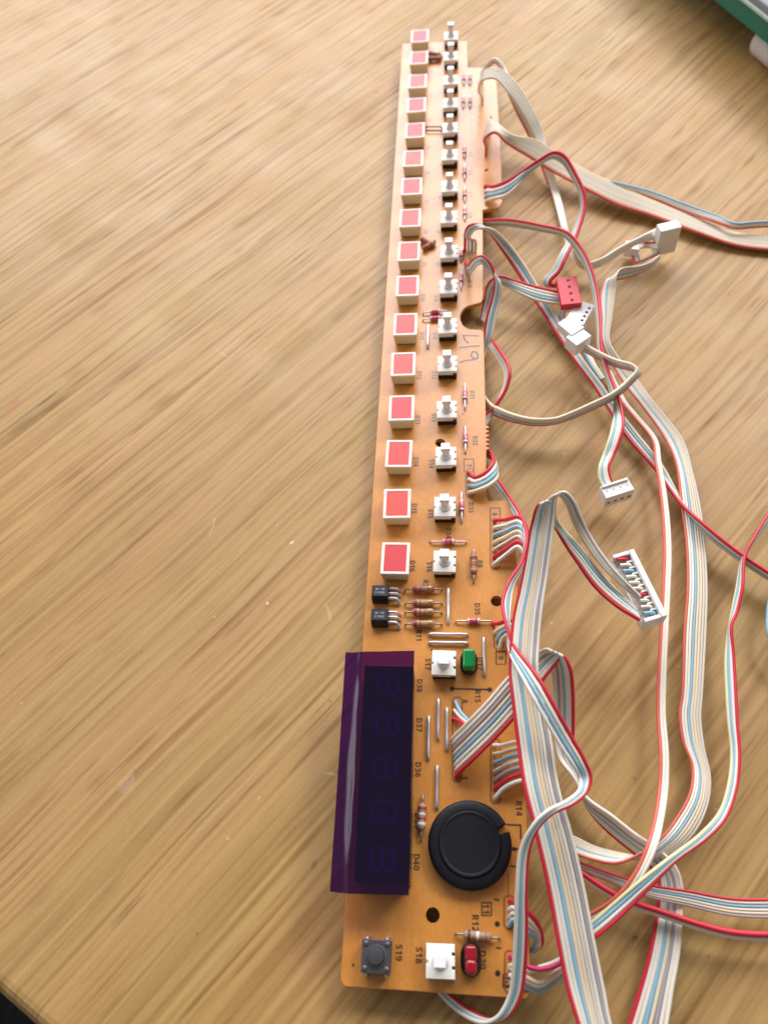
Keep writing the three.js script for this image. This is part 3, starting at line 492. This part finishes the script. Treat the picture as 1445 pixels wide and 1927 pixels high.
// the wide cable on the right, its loose end at the tall white connector
cable('wide ribbon cable with red and blue stripes sweeping down the right side of the table', [
  { cols: 'kwwbccgg', s: [[1239, 487, 8, 1241, 480, 9], [1224, 503, 7, 1222, 494, 9], [1200, 515, 6, 1203, 500, 9], [1163, 527, 7, 1168, 505, 11], [1140, 527, 8, 1160, 519, 11], [1129, 549, 7, 1158, 545, 9], [1131, 600, 6, 1151, 598, 7], [1133, 640, 5, 1146, 640, 6], [1150, 682, 4, 1160, 668, 6], [1175, 725, 4, 1195, 709, 5], [1209, 768, 4, 1229, 756, 5], [1248, 824, 4, 1284, 826, 4], [1269, 869, 4, 1303, 888, 4], [1279, 942, 4, 1319, 960, 4], [1289, 1023, 4, 1328, 1043, 4], [1291, 1104, 4, 1331, 1110, 4], [1285, 1185, 4, 1329, 1185, 4], [1281, 1305, 4, 1322, 1305, 4], [1276, 1345, 4, 1319, 1350, 4], [1283, 1396, 4, 1325, 1405, 4], [1300, 1440, 4, 1337, 1465, 4], [1296, 1491, 5, 1333, 1510, 4], [1270, 1539, 6, 1317, 1552, 4], [1239, 1578, 8, 1287, 1588, 4], [1202, 1606, 9, 1232, 1617, 5], [1157, 1625, 9, 1180, 1608, 6], [1112, 1618, 9, 1120, 1593, 8], [1080, 1607, 9, 1080, 1574, 9], [1045, 1594, 9, 1045, 1560, 9]] }], [1290, 1100]);
cable('narrow white ribbon cable with one red wire running straight down left of the wide one', [
  { cols: 'kww', s: [[1135, 690, 3, 1150, 700, 3], [1165, 752, 3, 1178, 756, 3], [1190, 784, 4, 1200, 783, 4], [1226, 830, 5, 1236, 828, 5], [1232, 873, 6, 1243, 868, 6], [1240, 922, 6, 1252, 920, 6], [1245, 982, 6, 1260, 980, 6], [1247, 1043, 6, 1263, 1043, 6], [1245, 1104, 6, 1261, 1104, 6], [1241, 1185, 6, 1257, 1185, 6], [1236, 1270, 6, 1253, 1270, 6], [1235, 1353, 6, 1252, 1345, 6], [1239, 1418, 7, 1258, 1418, 7], [1237, 1483, 8, 1257, 1483, 8], [1229, 1539, 11, 1248, 1545, 11], [1215, 1590, 14, 1237, 1591, 14], [1199, 1630, 14, 1217, 1636, 14], [1170, 1672, 13, 1185, 1684, 12], [1144, 1697, 11, 1150, 1712, 10], [1106, 1719, 9, 1110, 1738, 8], [1070, 1735, 8, 1074, 1755, 7]] }], [1250, 1100]);
cable('thin ribbon cable with a pink-red edge winding down the far right', [
  { cols: 'rwby', s: [[1475, 900, 6, 1480, 935, 6], [1447, 960, 7, 1449, 980, 5], [1419, 1009, 9, 1415, 1024, 5], [1401, 1048, 9, 1395, 1056, 6], [1398, 1107, 9, 1385, 1103, 6], [1388, 1150, 8, 1376, 1150, 6], [1377, 1176, 8, 1371, 1182, 6], [1382, 1235, 7, 1363, 1235, 6], [1386, 1298, 7, 1364, 1298, 6], [1389, 1362, 7, 1368, 1357, 6], [1393, 1422, 7, 1374, 1415, 6], [1387, 1483, 7, 1370, 1468, 7], [1366, 1540, 8, 1354, 1524, 8], [1330, 1579, 10, 1317, 1568, 11], [1273, 1620, 14, 1258, 1614, 15], [1224, 1672, 14, 1203, 1655, 15], [1157, 1738, 12, 1140, 1708, 12], [1115, 1772, 11, 1102, 1740, 11], [1080, 1796, 9, 1070, 1766, 9]] }], [1385, 1300]);

cable('blue-edged cable just entering the picture at the right edge, below the red crossing', [{ cols: 'wb', s: [[1500, 1070, 5, 1488, 1072, 5], [1462, 1120, 6, 1448, 1122, 6], [1454, 1160, 6, 1441, 1160, 6], [1458, 1195, 6, 1444, 1197, 6], [1500, 1260, 5, 1488, 1266, 5]] }]);
// group of bottom red cables
cable('ribbon cable with a red upper edge leaving the picture at the lower right', [
  { cols: 'rgbwcd', s: [[1045, 1600, 8, 1048, 1615, 6], [1090, 1622, 8, 1092, 1638, 6], [1135, 1637, 8, 1136, 1656, 6], [1180, 1653, 7, 1178, 1674, 6], [1224, 1664, 7, 1222, 1690, 6], [1291, 1674, 6, 1288, 1705, 5], [1380, 1689, 6, 1378, 1725, 5], [1490, 1689, 6, 1490, 1730, 5]] }], [1250, 1680]);
cable('lowest thin red and white cable leaving the picture at the lower right', [
  { cols: 'rw', s: [[1045, 1612, 6, 1045, 1622, 5], [1090, 1637, 7, 1088, 1647, 6], [1121, 1658, 7, 1118, 1669, 5], [1158, 1680, 7, 1155, 1692, 5], [1200, 1698, 7, 1198, 1710, 5], [1246, 1713, 7, 1244, 1725, 5], [1313, 1735, 7, 1311, 1748, 5], [1380, 1751, 7, 1378, 1765, 5], [1490, 1756, 7, 1490, 1772, 5]] }], [1250, 1715]);

// wide cable from the board's middle pads, over and down to the bottom of the picture
cable('wide ribbon cable from pads above the buzzer, folding over, leaving at the bottom right', [
  { cols: 'rwwbcdww', pads: [860, 1460, 852, 1392, 1.5], s: [[888, 1436, 12, 878, 1357, 14], [937, 1388, 16, 916, 1317, 18], [963, 1360, 18, 954, 1273, 20], [1012, 1296, 18, 990, 1240, 20], [1040, 1258, 19, 1016, 1224, 21], [1060, 1236, 21, 1030, 1222, 22], [1074, 1256, 20, 1036, 1252, 18], [1080, 1305, 16, 1040, 1300, 13], [1080, 1366, 11, 1042, 1374, 9], [1078, 1425, 7, 1050, 1425, 8], [1086, 1470, 4, 1076, 1458, 9], [1108, 1525, 3, 1101, 1498, 8], [1139, 1562, 3, 1150, 1533, 8], [1184, 1600, 3, 1196, 1569, 7], [1218, 1628, 3, 1240, 1598, 6], [1236, 1648, 3, 1272, 1632, 6], [1239, 1675, 3, 1284, 1670, 5], [1233, 1723, 3, 1283, 1723, 4], [1220, 1790, 3, 1279, 1790, 3], [1202, 1857, 3, 1268, 1857, 3], [1176, 1935, 3, 1256, 1935, 3], [1150, 2010, 3, 1240, 2010, 3]] },
  { cols: 'bcr', pads: [857, 1322, 853, 1354, 0.6], s: [[866, 1334, 8, 861, 1360, 8], [882, 1354, 10, 876, 1368, 10], [905, 1375, 10, 895, 1385, 10]] }], [950, 1340]);

// wires from connector rows, tucked under the big cable
const grp8 = cable('row of seven coloured wires soldered at the pads marked 8', [
  { cols: 'rwbcgrw', pads: [931, 982, 930, 1064, 0.7], s: [[952, 972, 9, 951, 1050, 9], [976, 968, 11, 974, 1034, 11], [988, 985, 11, 985, 1045, 11], [1000, 1030, 10, 996, 1075, 10]], r: 0.6 }], [960, 1010]);
cable('row of coloured wires soldered at the pads beside the buzzer', [
  { cols: 'wcbgdrw', pads: [930, 1404, 932, 1502, 0.6], s: [[945, 1396, 9, 944, 1494, 8], [962, 1392, 11, 966, 1480, 10], [985, 1388, 12, 992, 1472, 11], [1015, 1388, 10, 1020, 1460, 10]], r: 0.55 }], [960, 1450]);
cable('four short coloured wires soldered at the pads marked 9', [
  { cols: 'rwbc', pads: [928, 1176, 940, 1222, 0.6], s: [[938, 1168, 9, 946, 1208, 8], [955, 1164, 11, 961, 1196, 10], [975, 1170, 9, 978, 1196, 9]], r: 0.58 }], [940, 1190]);
cable('four coloured wires at the pads marked 11 looping right and back down by the table', [
  { cols: 'rwgb', pads: [959, 1696, 958, 1742, 0.6], s: [[968, 1692, 9, 966, 1736, 8], [988, 1706, 10, 984, 1752, 8], [1008, 1728, 9, 1000, 1764, 7], [1019, 1752, 7, 1007, 1775, 5], [1021, 1774, 5, 1003, 1785, 4], [1005, 1790, 2, 995, 1790, 2]], r: 0.55 }], [980, 1720]);
cable('coloured wires looping from pads marked 10 under the near end of the big ribbon', [
  { cols: 'mw', pads: [960, 1800, 960, 1818, 0.6], s: [[975, 1806, 9, 975, 1818, 9], [997, 1817, 9, 997, 1830, 8], [1018, 1826, 9, 1018, 1818, 8], [1048, 1820, 9, 1046, 1806, 8], [1075, 1800, 8, 1072, 1788, 8]], r: 0.55 },
  { cols: 'cwdb', pads: [960, 1822, 962, 1864, 0.6], s: [[976, 1826, 8, 974, 1856, 7], [994, 1838, 8, 990, 1862, 6], [1014, 1846, 7, 1014, 1868, 5], [1034, 1836, 7, 1040, 1852, 5], [1060, 1815, 6, 1068, 1828, 5]], r: 0.55 }], [990, 1835]);
cable('four coloured wires at the pads marked 7 bending round the board edge', [
  { cols: 'rwbc', pads: [882, 891, 883, 929, 0.6], s: [[893, 894, 8.5, 896, 928, 8.5], [912, 886, 10, 916, 920, 9.5], [926, 868, 10, 934, 906, 9], [926, 855, 7, 935, 886, 6], [920, 848, 4, 930, 868, 3], [908, 845, 1.5, 915, 858, 1.5]], r: 0.6 }], [900, 905]);

// the ribbon with a red edge that comes from under the board, crosses over the big one twice and ends under the near end
cable('red-edged ribbon cable crossing twice over the big ribbon beside the board', [
  { cols: 'rwbw', s: [[905, 865, 1.5, 900, 880, 1.5], [935, 899, 4, 929, 916, 2], [958, 931, 7, 951, 941, 4], [981, 969, 11, 972, 980, 7], [992, 1008, 14, 984, 1020, 10], [981, 1055, 15, 984, 1062, 11], [955, 1096, 16, 967, 1100, 13], [943, 1130, 17, 962, 1132, 14], [950, 1170, 20, 958, 1176, 16], [969, 1215, 25, 958, 1228, 23], [1003, 1256, 29, 981, 1278, 28], [1021, 1281, 30, 996, 1308, 29], [1049, 1331, 29, 1020, 1352, 28], [1080, 1388, 26, 1048, 1400, 26], [1101, 1426, 24, 1074, 1440, 24], [1114, 1463, 22, 1088, 1464, 22], [1105, 1490, 22, 1088, 1486, 23], [1080, 1513, 24, 1064, 1507, 25], [1041, 1531, 26, 1028, 1526, 27], [1014, 1557, 25, 1002, 1552, 26], [997, 1600, 22, 978, 1598, 23], [992, 1678, 18, 970, 1678, 19], [993, 1750, 14, 967, 1750, 15], [990, 1822, 10, 963, 1820, 11], [980, 1880, 7, 956, 1872, 8], [955, 1914, 5, 933, 1914, 6], [920, 1918, 3, 905, 1925, 4], [880, 1896, 2, 866, 1908, 2], [840, 1865, 1.5, 828, 1872, 1.5], [820, 1840, 1.2, 808, 1845, 1.2]] }], [970, 1600]);

// the big ribbon
const cb = cable('big ribbon cable standing in a fold beside the board, ending at a long white connector', [
  { cols: 'rwwbc', s: [[1204, 1169, 20, 1196, 1146, 20], [1160, 1144, 22, 1151, 1100, 22], [1119, 1108, 24, 1119, 1063, 25], [1087, 1063, 27, 1087, 1023, 29], [1066, 1031, 29, 1062, 997, 31], [1040, 985, 33, 1046, 975, 35], [1024, 950, 37, 1040, 946, 38], [1012, 951, 37, 1030, 943, 38], [998, 990, 33, 1022, 984, 34], [989, 1043, 30, 1013, 1036, 31], [977, 1104, 27, 1004, 1098, 28], [964, 1164, 25, 992, 1160, 26], [959, 1217, 24, 987, 1213, 25], [957, 1260, 23, 985, 1260, 24], [961, 1310, 23, 992, 1308, 23], [971, 1396, 22, 1006, 1396, 22], [984, 1483, 21, 1019, 1483, 21], [1006, 1569, 19, 1041, 1569, 19], [1030, 1678, 16, 1066, 1678, 16], [1046, 1768, 14, 1084, 1768, 14], [1064, 1857, 12, 1101, 1857, 12], [1088, 1935, 11, 1120, 1935, 11], [1112, 2020, 10, 1150, 2020, 10]] },
  { cols: 'cgwdw', s: [[1202, 1130, 20, 1204, 1122, 21], [1162, 1096, 24, 1164, 1082, 25], [1130, 1064, 26, 1134, 1044, 27], [1100, 1024, 29, 1106, 1000, 30], [1076, 982, 34, 1091, 966, 36], [1064, 950, 38, 1080, 942, 39], [1050, 932, 40, 1064, 926, 41], [1031, 942, 38, 1050, 930, 40], [1022, 984, 34, 1044, 974, 36], [1013, 1036, 31, 1038, 1023, 33], [1004, 1098, 28, 1030, 1083, 30], [992, 1160, 26, 1021, 1144, 28], [987, 1213, 25, 1015, 1205, 26], [985, 1260, 24, 1013, 1260, 25], [992, 1308, 23, 1021, 1306, 23], [1006, 1396, 22, 1039, 1396, 22], [1019, 1483, 21, 1053, 1483, 21], [1041, 1569, 19, 1077, 1569, 19], [1066, 1678, 16, 1102, 1678, 16], [1084, 1768, 14, 1119, 1768, 14], [1101, 1857, 12, 1137, 1857, 12], [1120, 1935, 11, 1153, 1935, 11], [1150, 2020, 10, 1190, 2020, 10]] }], [1010, 1300]);
{
  const k = connector(cb, [1148, 1052], [1189, 1040], [1203, 1180], 18, 3.4, M.conn, []);
  k.m.userData.label = 'long white ten-way connector with wires pushed into its slots';
  const W = k.W, D = k.Ln, n = 10, tipc = 'rwbwwwrwwb';
  mesh('side_wall', rbox(W * 0.26, 2.6, D, 0.3).translate(W * 0.37 * MM, (1.7 + 1.2) * MM, 0), M.conn, k.m);
  for (const e of [-1, 1]) mesh('end_wall', rbox(W * 0.72, 2.4, 1.1, 0.25).translate(-W * 0.12 * MM, 2.8 * MM, e * (D / 2 - 0.55) * MM), M.conn, k.m);
  mesh('slot_floor', rbox(W * 0.66, 0.1, D - 2.4, 0.03).translate(-W * 0.1 * MM, 1.75 * MM, 0), std('#cac6be', 0.7), k.m);
  for (let i = 0; i < n; i++) {
    const z = k.sgn * (-0.5 + (i + 0.5) / n) * (D - 2.2);
    if (i) mesh('slot_rib', rbox(W * 0.3, 1.8, 0.45, 0.1).translate(W * 0.12 * MM, 2.6 * MM, k.sgn * (-0.5 + i / n) * (D - 2.2) * MM), M.conn, k.m);
    mesh('wire_tip', tube([V(-W * 0.35, 3.6, z - 0.5), V(-W * 0.05, 3.4, z - 0.2), V(W * 0.12, 2.8, z), V(W * 0.17, 1.5, z)], 0.45, 4, 7), M['wire_' + tipc[i]], k.m);
  }
}

// ---------------------------------------------------------------- grey case with a green side in the far corner
{
  const p1 = at(1412, -14, 26), p2 = at(1505, 58, 26), d = p2.clone().sub(p1).setY(0).normalize(), back = new THREE.Vector3(d.z, 0, -d.x);
  if (back.z > 0) back.negate();
  const o = thing('equipment_case', 'grey equipment case with green side and pale foot at the far right corner', 'case', p1.clone().setY(0));
  const ang = Math.atan2(-d.z, d.x), c = d.clone().multiplyScalar(0.06).addScaledVector(back, 0.1);
  const put = (name, g, m, y, off = 0) => { const k = mesh(name, g, m, o, c.clone().addScaledVector(back, off).setY(y * MM)); k.rotation.y = ang; return k; };
  put('lid', rbox(320, 3, 200, 0.8, 2), std('#8d8f96', 0.6), 24.4);
  put('rim', rbox(321, 1.6, 202, 0.6, 2), std('#b9cfc8', 0.45), 22.2);
  put('shell', rbox(319, 7.5, 200, 1, 2), std('#157565', 0.5), 17.4);
  const f = at(1434, 82, 5), g = cyl(6.5, 6.5, 26, 28).rotateZ(Math.PI / 2);
  const foot = mesh('foot', g, std('#d9d6d8', 0.5), o, f.sub(o.position).addScaledVector(d, 0.013).setY(6.6 * MM)); foot.rotation.y = ang;
}

renderer.render(scene, camera);
